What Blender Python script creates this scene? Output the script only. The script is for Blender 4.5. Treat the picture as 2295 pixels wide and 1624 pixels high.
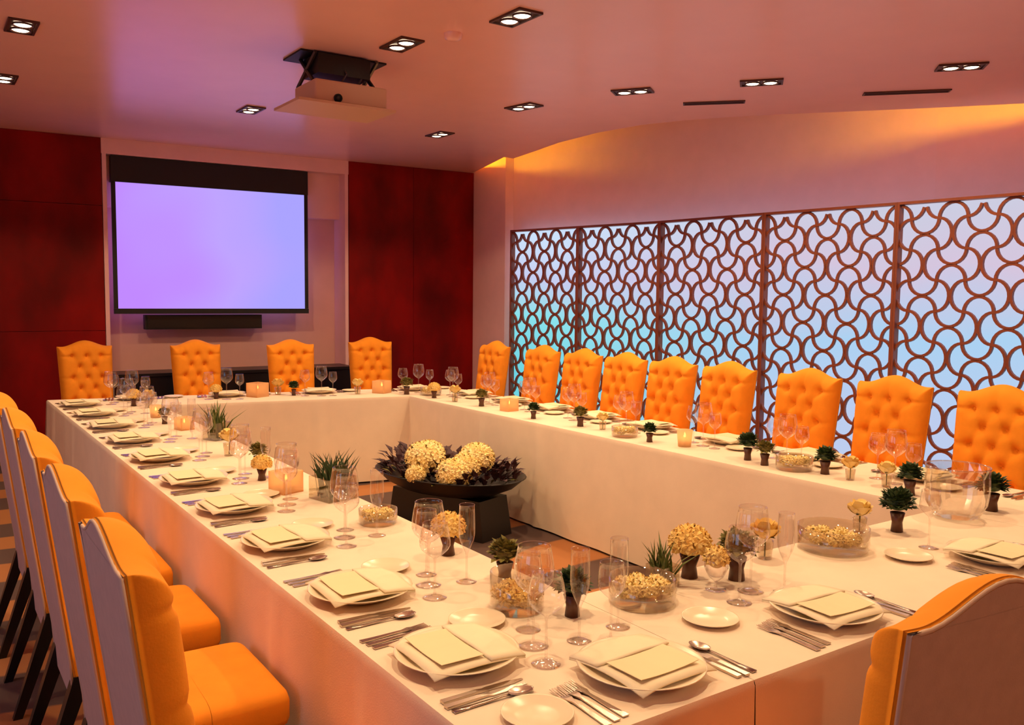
import bpy, math, random
from mathutils import Vector, Matrix

for o in list(bpy.data.objects):
    bpy.data.objects.remove(o)
S = bpy.context.scene
COL = S.collection
PI = math.pi
random.seed(7)

# ---------------------------------------------------------------- camera, world, exposure
IMG_W, IMG_H, FPX = 2295.0, 1624.0, 1950.0
cam_d = bpy.data.cameras.new('camera')
cam_d.sensor_width = 36.0
cam_d.lens = FPX / IMG_W * 36.0
cam_d.clip_start = 0.05
cam = bpy.data.objects.new('camera', cam_d)
COL.objects.link(cam)
CF = Vector((0.56749227, 0.81979886, -0.0766965))
CU = Vector((0.035429, 0.06874989, 0.99700463))
CR = Vector((0.82261614, -0.5685097, 0.00997038))
CC = Vector((-0.910058, -1.309743, 1.65))
cam.matrix_world = Matrix(((CR.x, CU.x, -CF.x, CC.x), (CR.y, CU.y, -CF.y, CC.y),
                           (CR.z, CU.z, -CF.z, CC.z), (0, 0, 0, 1)))
S.camera = cam

world = bpy.data.worlds.new('dusk_sky')
S.world = world
world.use_nodes = True
world.node_tree.nodes['Background'].inputs['Color'].default_value = (0.62, 0.72, 1.0, 1)
world.node_tree.nodes['Background'].inputs['Strength'].default_value = 2.0  # bluish light that enters through the added left windows

S.view_settings.view_transform = 'Standard'
S.view_settings.look = 'None'
S.view_settings.gamma = 1.0
S.view_settings.use_curve_mapping = False
S.view_settings.exposure = 0.0
S.cycles.transparent_max_bounces = 40
S.cycles.max_bounces = 10
S.cycles.caustics_reflective = False
S.cycles.caustics_refractive = False
S.cycles.sample_clamp_indirect = 4.0

WARM = (1.0, 0.72, 0.40)
SPOT_W = 50.0      # broad beam of each fixture
CORE_W = 52.0      # narrow beam straight down

# ---------------------------------------------------------------- materials
def srgb(r, g, b):
    f = lambda c: (c / 255 / 12.92) if c / 255 <= 0.04045 else ((c / 255 + 0.055) / 1.055) ** 2.4
    return (f(r), f(g), f(b))

MATS = {}
def pmat(name, col, rough=0.6, metal=0.0, var=0.0, scale=20.0, bump=0.0, bscale=None, spec=0.5, sheen=0.0,
         stretch=(1, 1, 1), col2=None):
    m = bpy.data.materials.new(name)
    m.use_nodes = True
    nt = m.node_tree
    b = nt.nodes['Principled BSDF']
    b.inputs['Roughness'].default_value = rough
    b.inputs['Metallic'].default_value = metal
    b.inputs['Specular IOR Level'].default_value = spec
    b.inputs['Base Color'].default_value = (*col, 1)
    if sheen:
        b.inputs['Sheen Weight'].default_value = sheen
    tc = nt.nodes.new('ShaderNodeTexCoord')
    mp = nt.nodes.new('ShaderNodeMapping')
    mp.inputs['Scale'].default_value = stretch
    nt.links.new(tc.outputs['Object'], mp.inputs['Vector'])
    if var or col2:
        n = nt.nodes.new('ShaderNodeTexNoise')
        n.inputs['Scale'].default_value = scale
        n.inputs['Detail'].default_value = 4
        nt.links.new(mp.outputs['Vector'], n.inputs['Vector'])
        r = nt.nodes.new('ShaderNodeValToRGB')
        c2 = col2 or tuple(min(1, c * (1 + var)) for c in col)
        c1 = tuple(c * (1 - var) for c in col) if not col2 else col
        r.color_ramp.elements[0].position = 0.3
        r.color_ramp.elements[1].position = 0.7
        r.color_ramp.elements[0].color = (*c1, 1)
        r.color_ramp.elements[1].color = (*c2, 1)
        nt.links.new(n.outputs['Fac'], r.inputs['Fac'])
        nt.links.new(r.outputs['Color'], b.inputs['Base Color'])
    if bump:
        n2 = nt.nodes.new('ShaderNodeTexNoise')
        n2.inputs['Scale'].default_value = bscale or scale
        n2.inputs['Detail'].default_value = 3
        nt.links.new(mp.outputs['Vector'], n2.inputs['Vector'])
        bp = nt.nodes.new('ShaderNodeBump')
        bp.inputs['Strength'].default_value = bump
        bp.inputs['Distance'].default_value = 0.01
        nt.links.new(n2.outputs['Fac'], bp.inputs['Height'])
        nt.links.new(bp.outputs['Normal'], b.inputs['Normal'])
    MATS[name] = m
    return m

def emat(name, col, strength):
    m = bpy.data.materials.new(name)
    m.use_nodes = True
    nt = m.node_tree
    nt.nodes.clear()
    o = nt.nodes.new('ShaderNodeOutputMaterial')
    e = nt.nodes.new('ShaderNodeEmission')
    e.inputs['Color'].default_value = (*col, 1)
    e.inputs['Strength'].default_value = strength
    nt.links.new(e.outputs[0], o.inputs['Surface'])
    MATS[name] = m
    return m

def glassmat(name, tint, base=0.05, edge=0.55, rough=0.03, gcol=(1, 1, 1)):
    m = bpy.data.materials.new(name)
    m.use_nodes = True
    nt = m.node_tree
    nt.nodes.clear()
    o = nt.nodes.new('ShaderNodeOutputMaterial')
    t = nt.nodes.new('ShaderNodeBsdfTransparent')
    t.inputs['Color'].default_value = (*tint, 1)
    g = nt.nodes.new('ShaderNodeBsdfGlossy')
    g.inputs['Roughness'].default_value = rough
    g.inputs['Color'].default_value = (*gcol, 1)
    lw = nt.nodes.new('ShaderNodeLayerWeight')
    lw.inputs['Blend'].default_value = 0.35
    pw = nt.nodes.new('ShaderNodeMath')
    pw.operation = 'POWER'
    pw.inputs[1].default_value = 2.0
    mr = nt.nodes.new('ShaderNodeMapRange')
    mr.inputs['To Min'].default_value = base
    mr.inputs['To Max'].default_value = edge
    mx = nt.nodes.new('ShaderNodeMixShader')
    nt.links.new(lw.outputs['Facing'], pw.inputs[0])
    nt.links.new(pw.outputs[0], mr.inputs['Value'])
    nt.links.new(mr.outputs[0], mx.inputs['Fac'])
    nt.links.new(t.outputs[0], mx.inputs[1])
    nt.links.new(g.outputs[0], mx.inputs[2])
    nt.links.new(mx.outputs[0], o.inputs['Surface'])
    MATS[name] = m
    return m

def frostmat(name, col):
    m = bpy.data.materials.new(name)
    m.use_nodes = True
    nt = m.node_tree
    nt.nodes.clear()
    o = nt.nodes.new('ShaderNodeOutputMaterial')
    t = nt.nodes.new('ShaderNodeBsdfTranslucent')
    t.inputs['Color'].default_value = (*col, 1)
    d = nt.nodes.new('ShaderNodeBsdfDiffuse')
    d.inputs['Color'].default_value = (*col, 1)
    tr = nt.nodes.new('ShaderNodeBsdfTransparent')
    m1 = nt.nodes.new('ShaderNodeMixShader')
    m1.inputs[0].default_value = 0.35
    m2 = nt.nodes.new('ShaderNodeMixShader')
    m2.inputs[0].default_value = 0.3
    nt.links.new(t.outputs[0], m1.inputs[1])
    nt.links.new(d.outputs[0], m1.inputs[2])
    nt.links.new(m1.outputs[0], m2.inputs[1])
    nt.links.new(tr.outputs[0], m2.inputs[2])
    nt.links.new(m2.outputs[0], o.inputs['Surface'])
    MATS[name] = m
    return m

pmat('plaster', (0.90, 0.55, 0.54), 0.9, var=0.03, scale=6)
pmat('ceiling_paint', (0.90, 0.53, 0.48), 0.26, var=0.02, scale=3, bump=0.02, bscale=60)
pmat('terracotta', (0.72, 0.24, 0.05), 0.9, var=0.05, scale=4)
pmat('recess_paint', (0.74, 0.40, 0.34), 0.9, var=0.03, scale=5)
pmat('mahogany', (0.10, 0.002, 0.002), 0.5, var=0.0, scale=1.6, stretch=(1.2, 1.2, 0.7), col2=(0.30, 0.004, 0.003), spec=0.15)
pmat('black_satin', (0.004, 0.004, 0.005), 0.5)
pmat('black_wood', (0.006, 0.005, 0.005), 0.35)
pmat('bronze', (0.08, 0.03, 0.02), 0.45, 0.3)
pmat('tablecloth_linen', (0.84, 0.68, 0.52), 0.85, var=0.03, scale=8, bump=0.08, bscale=250)
pmat('napkin_linen', (0.86, 0.74, 0.52), 0.85, var=0.03, scale=12, bump=0.06, bscale=200)
pmat('menu_paper', (0.84, 0.69, 0.42), 0.7, var=0.02, scale=10)
pmat('china', (0.84, 0.70, 0.50), 0.25, spec=0.5)
pmat('silver', (0.55, 0.45, 0.38), 0.25, 1.0)
pmat('chair_velvet', (0.88, 0.30, 0.018), 0.8, var=0.05, scale=14, bump=0.06, bscale=180, spec=0.2)
pmat('chair_back_linen', (0.54, 0.36, 0.30), 0.85, var=0.05, scale=30, bump=0.06, bscale=250)
pmat('piping_cord', (0.62, 0.42, 0.30), 0.7)
pmat('lattice_wood', (0.25, 0.055, 0.02), 0.5, var=0.12, scale=8)
pmat('projector_shell', (0.58, 0.36, 0.25), 0.5)
pmat('metal_arm', (0.12, 0.10, 0.09), 0.4, 0.8)
pmat('planter_black', (0.006, 0.005, 0.007), 0.4)
pmat('plum_leaf', (0.035, 0.008, 0.018), 0.6, col2=(0.07, 0.02, 0.02), scale=9)
pmat('dark_leaf', (0.02, 0.05, 0.012), 0.55, col2=(0.05, 0.085, 0.02), scale=30)
pmat('grass_leaf', (0.16, 0.17, 0.03), 0.6, col2=(0.06, 0.10, 0.02), scale=20)
pmat('olive_leaf', (0.30, 0.24, 0.05), 0.6, col2=(0.16, 0.14, 0.03), scale=25)
pmat('cream_petal', (0.90, 0.66, 0.22), 0.8, col2=(0.92, 0.76, 0.42), scale=14)
pmat('gold_petal', (0.86, 0.52, 0.10), 0.8, col2=(0.88, 0.66, 0.26), scale=20)
pmat('brown_vase', (0.10, 0.035, 0.015), 0.35)
pmat('wax', (0.86, 0.62, 0.32), 0.6)
pmat('stem_green', (0.10, 0.12, 0.03), 0.6)
pmat('chrome_trim', (0.5, 0.4, 0.35), 0.3, 1.0)
emat('flame', (1.0, 0.45, 0.08), 25)
emat('lamp_glow', (1.0, 0.80, 0.55), 9)
emat('cove_glow', (1.0, 0.60, 0.02), 45)
glassmat('crystal', (0.965, 0.945, 0.94), 0.08, 0.9)
glassmat('vase_glass', (0.92, 0.89, 0.82), 0.09, 0.85)
glassmat('cut_glass', (0.90, 0.86, 0.80), 0.2, 0.95, 0.05)
glassmat('window_glass', (0.97, 0.98, 1.0), 0.03, 0.3)
frostmat('frosted_glass', (0.95, 0.72, 0.45))

def carpet_mat():
    m = pmat('carpet', (0.2, 0.07, 0.02), 0.95)
    nt = m.node_tree
    b = nt.nodes['Principled BSDF']
    tc = nt.nodes.new('ShaderNodeTexCoord')
    w = nt.nodes.new('ShaderNodeTexWave')
    w.inputs['Scale'].default_value = 0.42
    w.inputs['Distortion'].default_value = 5.0
    w.inputs['Detail'].default_value = 1.0
    w.inputs['Detail Scale'].default_value = 0.8
    w.bands_direction = 'Y'
    r = nt.nodes.new('ShaderNodeValToRGB')
    r.color_ramp.elements[0].position = 0.44
    r.color_ramp.elements[0].color = (0.40, 0.15, 0.045, 1)
    r.color_ramp.elements[1].position = 0.52
    r.color_ramp.elements[1].color = (0.10, 0.055, 0.045, 1)
    nt.links.new(tc.outputs['Object'], w.inputs['Vector'])
    nt.links.new(w.outputs['Fac'], r.inputs['Fac'])
    nt.links.new(r.outputs['Color'], b.inputs['Base Color'])
carpet_mat()

def led_panel_mat():
    # coloured LED wash behind the acrylic: aqua far end, lilac top, sky blue below
    m = emat('led_acrylic', (0.6, 0.7, 0.9), 1.0)
    nt = m.node_tree
    e = [n for n in nt.nodes if n.type == 'EMISSION'][0]
    tc = nt.nodes.new('ShaderNodeTexCoord')
    geo = nt.nodes.new('ShaderNodeNewGeometry')
    sx = nt.nodes.new('ShaderNodeSeparateXYZ')
    nt.links.new(geo.outputs['Position'], sx.inputs[0])
    n = nt.nodes.new('ShaderNodeTexNoise')
    n.inputs['Scale'].default_value = 0.9
    n.inputs['Detail'].default_value = 1
    nt.links.new(geo.outputs['Position'], n.inputs['Vector'])
    zz = nt.nodes.new('ShaderNodeMath')
    zz.operation = 'MULTIPLY_ADD'
    zz.inputs[1].default_value = 0.9
    nt.links.new(n.outputs['Fac'], zz.inputs[0])
    nt.links.new(sx.outputs['Z'], zz.inputs[2])
    mr = nt.nodes.new('ShaderNodeMapRange')
    mr.inputs['From Min'].default_value = 1.0
    mr.inputs['From Max'].default_value = 2.85
    nt.links.new(zz.outputs[0], mr.inputs['Value'])
    r = nt.nodes.new('ShaderNodeValToRGB')
    el = r.color_ramp.elements
    el[0].position = 0.0
    el[0].color = (*srgb(190, 205, 238), 1)
    el[1].position = 1.0
    el[1].color = (*srgb(205, 205, 225), 1)
    for p, c in ((0.45, (172, 210, 242)), (0.72, (214, 198, 222))):
        k = el.new(p)
        k.color = (*srgb(*c), 1)
    nt.links.new(mr.outputs[0], r.inputs['Fac'])
    r2 = nt.nodes.new('ShaderNodeValToRGB')
    el = r2.color_ramp.elements
    el[0].position = 0.0
    el[0].color = (*srgb(112, 212, 226), 1)
    el[1].position = 1.0
    el[1].color = (*srgb(205, 225, 250), 1)
    k = el.new(0.72)
    k.color = (*srgb(200, 205, 240), 1)
    k = el.new(0.4)
    k.color = (*srgb(140, 226, 236), 1)
    nt.links.new(mr.outputs[0], r2.inputs['Fac'])
    my = nt.nodes.new('ShaderNodeMapRange')
    my.inputs['From Min'].default_value = 3.8
    my.inputs['From Max'].default_value = 6.6
    nt.links.new(sx.outputs['Y'], my.inputs['Value'])
    mix = nt.nodes.new('ShaderNodeMix')
    mix.data_type = 'RGBA'
    nt.links.new(my.outputs[0], mix.inputs[0])
    nt.links.new(r.outputs['Color'], mix.inputs[6])
    nt.links.new(r2.outputs['Color'], mix.inputs[7])
    nt.links.new(mix.outputs[2], e.inputs['Color'])
    e.inputs['Strength'].default_value = 1.0
led_panel_mat()

def screen_mat():
    m = emat('projected_image', srgb(185, 155, 252), 1.05)
    nt = m.node_tree
    e = [n for n in nt.nodes if n.type == 'EMISSION'][0]
    geo = nt.nodes.new('ShaderNodeTexCoord')
    n = nt.nodes.new('ShaderNodeTexNoise')
    n.inputs['Scale'].default_value = 0.8
    n.inputs['Detail'].default_value = 1.0
    nt.links.new(geo.outputs['Object'], n.inputs['Vector'])
    sx = nt.nodes.new('ShaderNodeSeparateXYZ')
    nt.links.new(geo.outputs['Object'], sx.inputs[0])
    ma = nt.nodes.new('ShaderNodeMath')
    ma.operation = 'MULTIPLY_ADD'
    ma.inputs[1].default_value = 0.5
    nt.links.new(sx.outputs['X'], ma.inputs[0])
    nt.links.new(n.outputs['Fac'], ma.inputs[2])
    r = nt.nodes.new('ShaderNodeValToRGB')
    el = r.color_ramp.elements
    el[0].position = 0.1
    el[0].color = (*srgb(190, 135, 255), 1)
    el[1].position = 0.95
    el[1].color = (*srgb(168, 160, 255), 1)
    k = el.new(0.5)
    k.color = (*srgb(188, 160, 250), 1)
    nt.links.new(ma.outputs[0], r.inputs['Fac'])
    nt.links.new(r.outputs['Color'], e.inputs['Color'])
screen_mat()
pmat('screen_fabric', (0.8, 0.8, 0.8), 0.9)

# ---------------------------------------------------------------- mesh helpers
class MB:
    def __init__(s):
        s.v, s.f = [], []
    def add(s, vs, fs, M=None):
        n = len(s.v)
        s.v += [tuple(M @ Vector(p)) if M else tuple(p) for p in vs]
        s.f += [tuple(i + n for i in f) for f in fs]
        return s
    def box(s, x0, x1, y0, y1, z0, z1, M=None):
        vs = [(x, y, z) for z in (z0, z1) for y in (y0, y1) for x in (x0, x1)]
        return s.add(vs, [(0, 2, 3, 1), (4, 5, 7, 6), (0, 1, 5, 4), (2, 6, 7, 3), (0, 4, 6, 2), (1, 3, 7, 5)], M)
    def hexa(s, b, t):
        return s.add(list(b) + list(t), [(3, 2, 1, 0), (4, 5, 6, 7), (0, 1, 5, 4), (1, 2, 6, 5), (2, 3, 7, 6), (3, 0, 4, 7)])
    def lathe(s, prof, n=20, M=None, sx=1, sy=1):
        vs, fs = [], []
        for r, z in prof:
            for i in range(n):
                a = 2 * PI * i / n
                vs.append((r * sx * math.cos(a), r * sy * math.sin(a), z))
        for j in range(len(prof) - 1):
            for i in range(n):
                k = (i + 1) % n
                fs.append((j * n + i, j * n + k, (j + 1) * n + k, (j + 1) * n + i))
        if prof[0][0] > 1e-5:
            pass
        return s.add(vs, fs, M)
    def cap(s, n, start):
        s.f.append(tuple(range(start, start + n)))
    def tube(s, pts, r, n=6, closed=False):
        pts = [Vector(p) for p in pts]
        m = len(pts)
        vs, fs = [], []
        for i, p in enumerate(pts):
            a = pts[(i - 1) % m] if (closed or i) else p
            b = pts[(i + 1) % m] if (closed or i < m - 1) else p
            t = (b - a).normalized()
            up = Vector((0, 0, 1)) if abs(t.z) < 0.9 else Vector((1, 0, 0))
            u = t.cross(up).normalized()
            w = u.cross(t)
            rr = r[i] if isinstance(r, (list, tuple)) else r
            for k in range(n):
                an = 2 * PI * k / n
                vs.append(p + u * (rr * math.cos(an)) + w * (rr * math.sin(an)))
        for i in range(m if closed else m - 1):
            j = (i + 1) % m
            for k in range(n):
                l = (k + 1) % n
                fs.append((i * n + k, i * n + l, j * n + l, j * n + k))
        if not closed:
            fs.append(tuple(range(n - 1, -1, -1)))
            fs.append(tuple(range((m - 1) * n, m * n)))
        return s.add(vs, fs)
    def grid(s, nu, nv, fn, flip=False):
        vs = [fn(i / (nu - 1), j / (nv - 1)) for j in range(nv) for i in range(nu)]
        fs = []
        for j in range(nv - 1):
            for i in range(nu - 1):
                q = (j * nu + i, j * nu + i + 1, (j + 1) * nu + i + 1, (j + 1) * nu + i)
                fs.append(q[::-1] if flip else q)
        return s.add(vs, fs)
    def mesh(s, name, mat, smooth=False):
        me = bpy.data.meshes.new(name)
        me.from_pydata(s.v, [], s.f)
        if mat:
            me.materials.append(MATS[mat])
        if smooth:
            me.polygons.foreach_set('use_smooth', [True] * len(me.polygons))
        me.update()
        return me

def link(name, data, parent=None, loc=(0, 0, 0), rz=0.0, rot=None, scale=None):
    o = bpy.data.objects.new(name, data)
    COL.objects.link(o)
    o.location = loc
    o.rotation_euler = rot if rot else (0, 0, rz)
    if scale:
        o.scale = scale
    if parent:
        o.parent = parent
    return o

def tag(o, label=None, cat=None, group=None, kind=None):
    if label:
        o['label'] = label
    if cat:
        o['category'] = cat
    if group:
        o['group'] = group
    if kind:
        o['kind'] = kind
    return o

def thing(name, label, cat, loc, rz=0.0, group=None, parts=(), scale=None):
    """Empty with parts: parts = [(name, mesh, offset, [subparts])]"""
    t = link(name, None, None, loc, rz, None, scale)
    t.empty_display_size = 0.05
    tag(t, label, cat, group)
    for p in parts:
        o = link(p[0], p[1], t, p[2] if len(p) > 2 else (0, 0, 0))
        if len(p) > 3:
            for q in p[3]:
                link(q[0], q[1], o, q[2] if len(q) > 2 else (0, 0, 0))
    return t

def single(name, me, label, cat, loc, rz=0.0, group=None, scale=None):
    return tag(link(name, me, None, loc, rz, None, scale), label, cat, group)

def struct(name, mb, mat, parent=None, smooth=False):
    o = link(name, mb.mesh(name, mat, smooth), parent)
    if not parent:
        o['kind'] = 'structure'
    return o

def prism(mb, poly, z0, z1):
    n = len(poly)
    vs = [(x, y, z0) for x, y in poly] + [(x, y, z1) for x, y in poly]
    fs = [tuple(range(n - 1, -1, -1)), tuple(range(n, 2 * n))]
    fs += [(i, (i + 1) % n, n + (i + 1) % n, n + i) for i in range(n)]
    return mb.add(vs, fs)

def wall(mb, a, b, z0, z1, th, side=1):
    """vertical slab from a to b in plan, thickness to the left (side=1) of a->b"""
    d = Vector((b[0] - a[0], b[1] - a[1]))
    nrm = Vector((-d.y, d.x)).normalized() * th * side
    poly = [a, b, (b[0] + nrm.x, b[1] + nrm.y), (a[0] + nrm.x, a[1] + nrm.y)]
    return prism(mb, poly, z0, z1)

ZC = 3.2     # ceiling
ORD = ['first', 'second', 'third', 'fourth', 'fifth', 'sixth', 'seventh', 'eighth', 'ninth', 'tenth', 'eleventh']

# ---------------------------------------------------------------- the room
fw = lambda x, d=0.0: 8.45 - 0.046 * x + d          # far wall face
struct('floor', MB().box(-3.6, 8.6, -4.2, 9.2, -0.1, 0.0), 'carpet')

EDGE = [(5.05, 8.22), (4.65, 6.92), (4.79, 6.94), (4.68, 6.35), (4.57, 5.82), (4.53, 5.15), (4.60, 4.62), (4.76, 4.24),
        (4.97, 3.9), (5.25, 3.53), (5.56, 3.17), (5.97, 2.68), (6.38, 2.16), (6.9, 1.3), (7.2, 0.3), (7.3, -1.0), (7.3, -4.1)]
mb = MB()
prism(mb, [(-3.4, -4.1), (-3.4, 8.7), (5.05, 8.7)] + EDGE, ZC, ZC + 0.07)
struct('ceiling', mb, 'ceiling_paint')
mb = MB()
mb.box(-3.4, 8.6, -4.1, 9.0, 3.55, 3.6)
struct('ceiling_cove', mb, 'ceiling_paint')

# right wall behind the lattice screens, with a short pier next to the far corner
WALL_R = [(5.07, 8.3), (5.04, 7.46), (5.16, 7.46), (5.55, 6.0), (5.85, 5.0), (6.12, 4.0), (6.45, 2.9), (6.85, 2.0), (7.5, 0.6), (7.75, -1.0), (7.75, -4.1)]
mb = MB()
n = len(WALL_R)
vs = [(x, y, 0) for x, y in WALL_R] + [(x, y, 3.55) for x, y in WALL_R]
vs += [(x + 0.15, y, 0) for x, y in WALL_R] + [(x + 0.15, y, 3.55) for x, y in WALL_R]
fs = [(i, i + 1, n + i + 1, n + i) for i in range(n - 1)] + [(2 * n + i + 1, 2 * n + i, 3 * n + i, 3 * n + i + 1) for i in range(n - 1)]
mb.add(vs, fs)
struct('wall_right', mb, 'plaster')

# far wall: recessed bay between two mahogany-clad flanks
REC = 0.32
mb = MB()
wall(mb, (-3.4, fw(-3.4, REC)), (5.3, fw(5.3, REC)), 0, 3.5, 0.15)
far = struct('wall_far', mb, 'recess_paint')
mb = MB()
prism(mb, [(0.74, fw(.74)), (3.38, fw(3.38)), (3.38, fw(3.38, REC)), (0.74, fw(.74, REC))], 3.045, ZC)
o = struct('bulkhead', mb, 'plaster', far)
mb = MB()
prism(mb, [(0.78, fw(.78, .16)), (3.36, fw(3.36, .16)), (3.36, fw(3.36, REC)), (0.78, fw(.78, REC))], 2.53, 3.045)
o = struct('upper_soffit', mb, 'plaster', far)
mb = MB()
for a, b in ((0.745, 0.785), (3.335, 3.375)):
    prism(mb, [(a, fw(a, .002)), (b, fw(b, .002)), (b, fw(b, REC)), (a, fw(a, REC))], 0, 3.045)
o = struct('bay_reveal', mb, 'plaster', far)
def cladding(xs, zs):
    for i in range(len(xs) - 1):
        for j in range(len(zs) - 1):
            a, b, z0, z1 = xs[i] + .002, xs[i + 1] - .002, zs[j] + .002, zs[j + 1] - .002
            mb = MB()
            prism(mb, [(a, fw(a)), (b, fw(b)), (b, fw(b, REC)), (a, fw(a, REC))], z0, z1)
            struct('veneer_panel', mb, 'mahogany', far)
cladding([-3.35, -1.3, 0.74], [0.0, 1.25, 2.52, ZC])
cladding([3.38, 4.22, 5.065], [0.0, ZC])

mb = MB()
mb.box(-3.4, 8.0, -4.2, -4.05, 0, 3.55)
struct('wall_near', mb, 'terracotta')
# left wall; its two unseen windows are added to cool the chair backs
mb = MB()
added_wins = [(-1.6, 0.6), (1.6, 3.8)]
ys = [-4.1, -1.6, 0.6, 1.6, 3.8, 9.0]
mb.box(-3.5, -3.35, -4.1, 9.0, 0, 0.9)
mb.box(-3.5, -3.35, -4.1, 9.0, 2.4, 3.55)
for a, b in ((-4.1, -1.6), (0.6, 1.6), (3.8, 9.0)):
    mb.box(-3.5, -3.35, a, b, 0.9, 2.4)
struct('wall_left', mb, 'plaster')
for k, (a, b) in enumerate(added_wins):
    mb = MB()
    for y0, y1, z0, z1 in ((a, a + .05, .9, 2.4), (b - .05, b, .9, 2.4), (a, b, .9, .95), (a, b, 2.35, 2.4), ((a + b) / 2 - .02, (a + b) / 2 + .02, .9, 2.4)):
        mb.box(-3.47, -3.38, y0, y1, z0, z1)
    w = struct('window_%d' % (k + 1), mb, 'black_wood')
    struct('pane', MB().box(-3.43, -3.425, a + .05, b - .05, .95, 2.35), 'window_glass', w)
    ld = bpy.data.lights.new('window_portal', 'AREA')
    ld.shape = 'RECTANGLE'
    ld.size, ld.size_y = 1.5, b - a
    ld.cycles.is_portal = True
    lo = link('window_portal', ld, None, (-3.52, (a + b) / 2, 1.65), rot=(0, -PI / 2, 0))

# ---------------------------------------------------------------- lattice light screens on the right
LAT = [(5.0, 7.27), (5.21, 6.26), (5.42, 5.2), (5.51, 3.95), (5.62, 2.72), (5.70, 1.42)]
ZT, ZB = 2.40, 0.10
def ribbon(mb, pts, w, d):
    """flat bar along pts (u, z) in the panel plane, width w, depth d"""
    n = len(pts)
    vs, fs = [], []
    for i, p in enumerate(pts):
        a, b = pts[max(0, i - 1)], pts[min(n - 1, i + 1)]
        t = Vector((b[0] - a[0], b[1] - a[1])).normalized()
        nx, nz = -t.y * w / 2, t.x * w / 2
        for dd in (0, d):
            vs += [(p[0] + nx, dd, p[1] + nz), (p[0] - nx, dd, p[1] - nz)]
    for i in range(n - 1):
        a, b = i * 4, i * 4 + 4
        for q in ((0, 1), (1, 3), (3, 2), (2, 0)):
            fs.append((a + q[0], a + q[1], b + q[1], b + q[0]))
    fs += [(0, 2, 3, 1), (4 * n - 4, 4 * n - 3, 4 * n - 1, 4 * n - 2)]
    mb.add(vs, fs)
SEG = [-1, -.97, -.88, -.72, -.5, -.25, 0, .25, .5, .72, .88, .97]
for k in range(5):
    a, b = Vector(LAT[k]), Vector(LAT[k + 1])
    w = (b - a).length
    ang = math.atan2(b.y - a.y, b.x - a.x)
    nth = ['farthest', 'second', 'third', 'fourth', 'nearest'][k]
    lab = ('%s backlit lattice screen %s the far corner, brown wavy fretwork' % (
        nth, 'beside' if k == 0 else 'counting from')) if k < 4 else 'nearest backlit lattice screen behind the right chairs, brown wavy fretwork'
    t = thing('lattice_screen', lab, 'lattice screen', (a.x, a.y, 0), ang, 'backlit lattice screens along the right wall')
    d = w / 6
    link('light_panel', MB().box(0.004, w - .004, 0.055, 0.07, ZB, ZT).mesh('light_panel', 'led_acrylic'), t)
    for nm, x0, x1, z0, z1 in (('frame_post', .001, .020, ZB, ZT), ('frame_post', w - .020, w - .001, ZB, ZT),
                               ('frame_rail', 0.001, w - .001, ZT + .0005, ZT + .022), ('frame_rail', 0.001, w - .001, ZB - .03, ZB - .0005)):
        link(nm, MB().box(x0, x1, -.02, .05, z0, z1).mesh(nm, 'lattice_wood'), t)
    link('plinth', MB().box(0.0, w, 0.0, .2, 0, ZB - .031).mesh('plinth', 'lattice_wood'), t)
    nrow = int((ZT - ZB) / .24)
    for i in range(6):
        pts = []
        sg = 1 if i % 2 == 0 else -1
        for j in range(nrow + 1):
            zc = ZT - .24 * j
            for p in SEG:
                z = zc - p * .12
                if z > ZT - .005 or z < ZB + .01:
                    continue
                s_ = sg * (1 if j % 2 == 0 else -1)
                pts.append(((i + .5) * d + s_ * .47 * d * math.sqrt(max(0, 1 - p * p)), z))
        mb = MB()
        ribbon(mb, pts, .021, .03)
        link('upright_fret', mb.mesh('upright_fret', 'lattice_wood'), t)
    for j in range(nrow):
        zc = ZT - .12 - .24 * j
        pts = []
        for i in range(7):
            pk = 1 if (i % 2 == 0) == (j % 2 == 0) else -1
            for p in SEG:
                x = i * d + p * d / 2
                if x < .018 or x > w - .018:
                    continue
                z = zc + pk * .115 * math.sqrt(max(0, 1 - p * p))
                pts.append((x, z))
        mb = MB()
        ribbon(mb, pts, .021, .026)
        link('cross_fret', mb.mesh('cross_fret', 'lattice_wood'), t, (0, .002, 0))

# cove lighting strip on top of the ceiling slab, along its curved edge
mb = MB()
mb.tube([(x - .10, y, ZC + .10) for x, y in EDGE[:4]], .012, 6)
mb.tube([(x - .10, y, ZC + .10) for x, y in EDGE[10:-1]], .012, 6)
single('cove_light_strip', mb.mesh('cove', 'cove_glow'), 'amber light strip hidden above the curved ceiling edge', 'light strip', (0, 0, 0))

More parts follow.
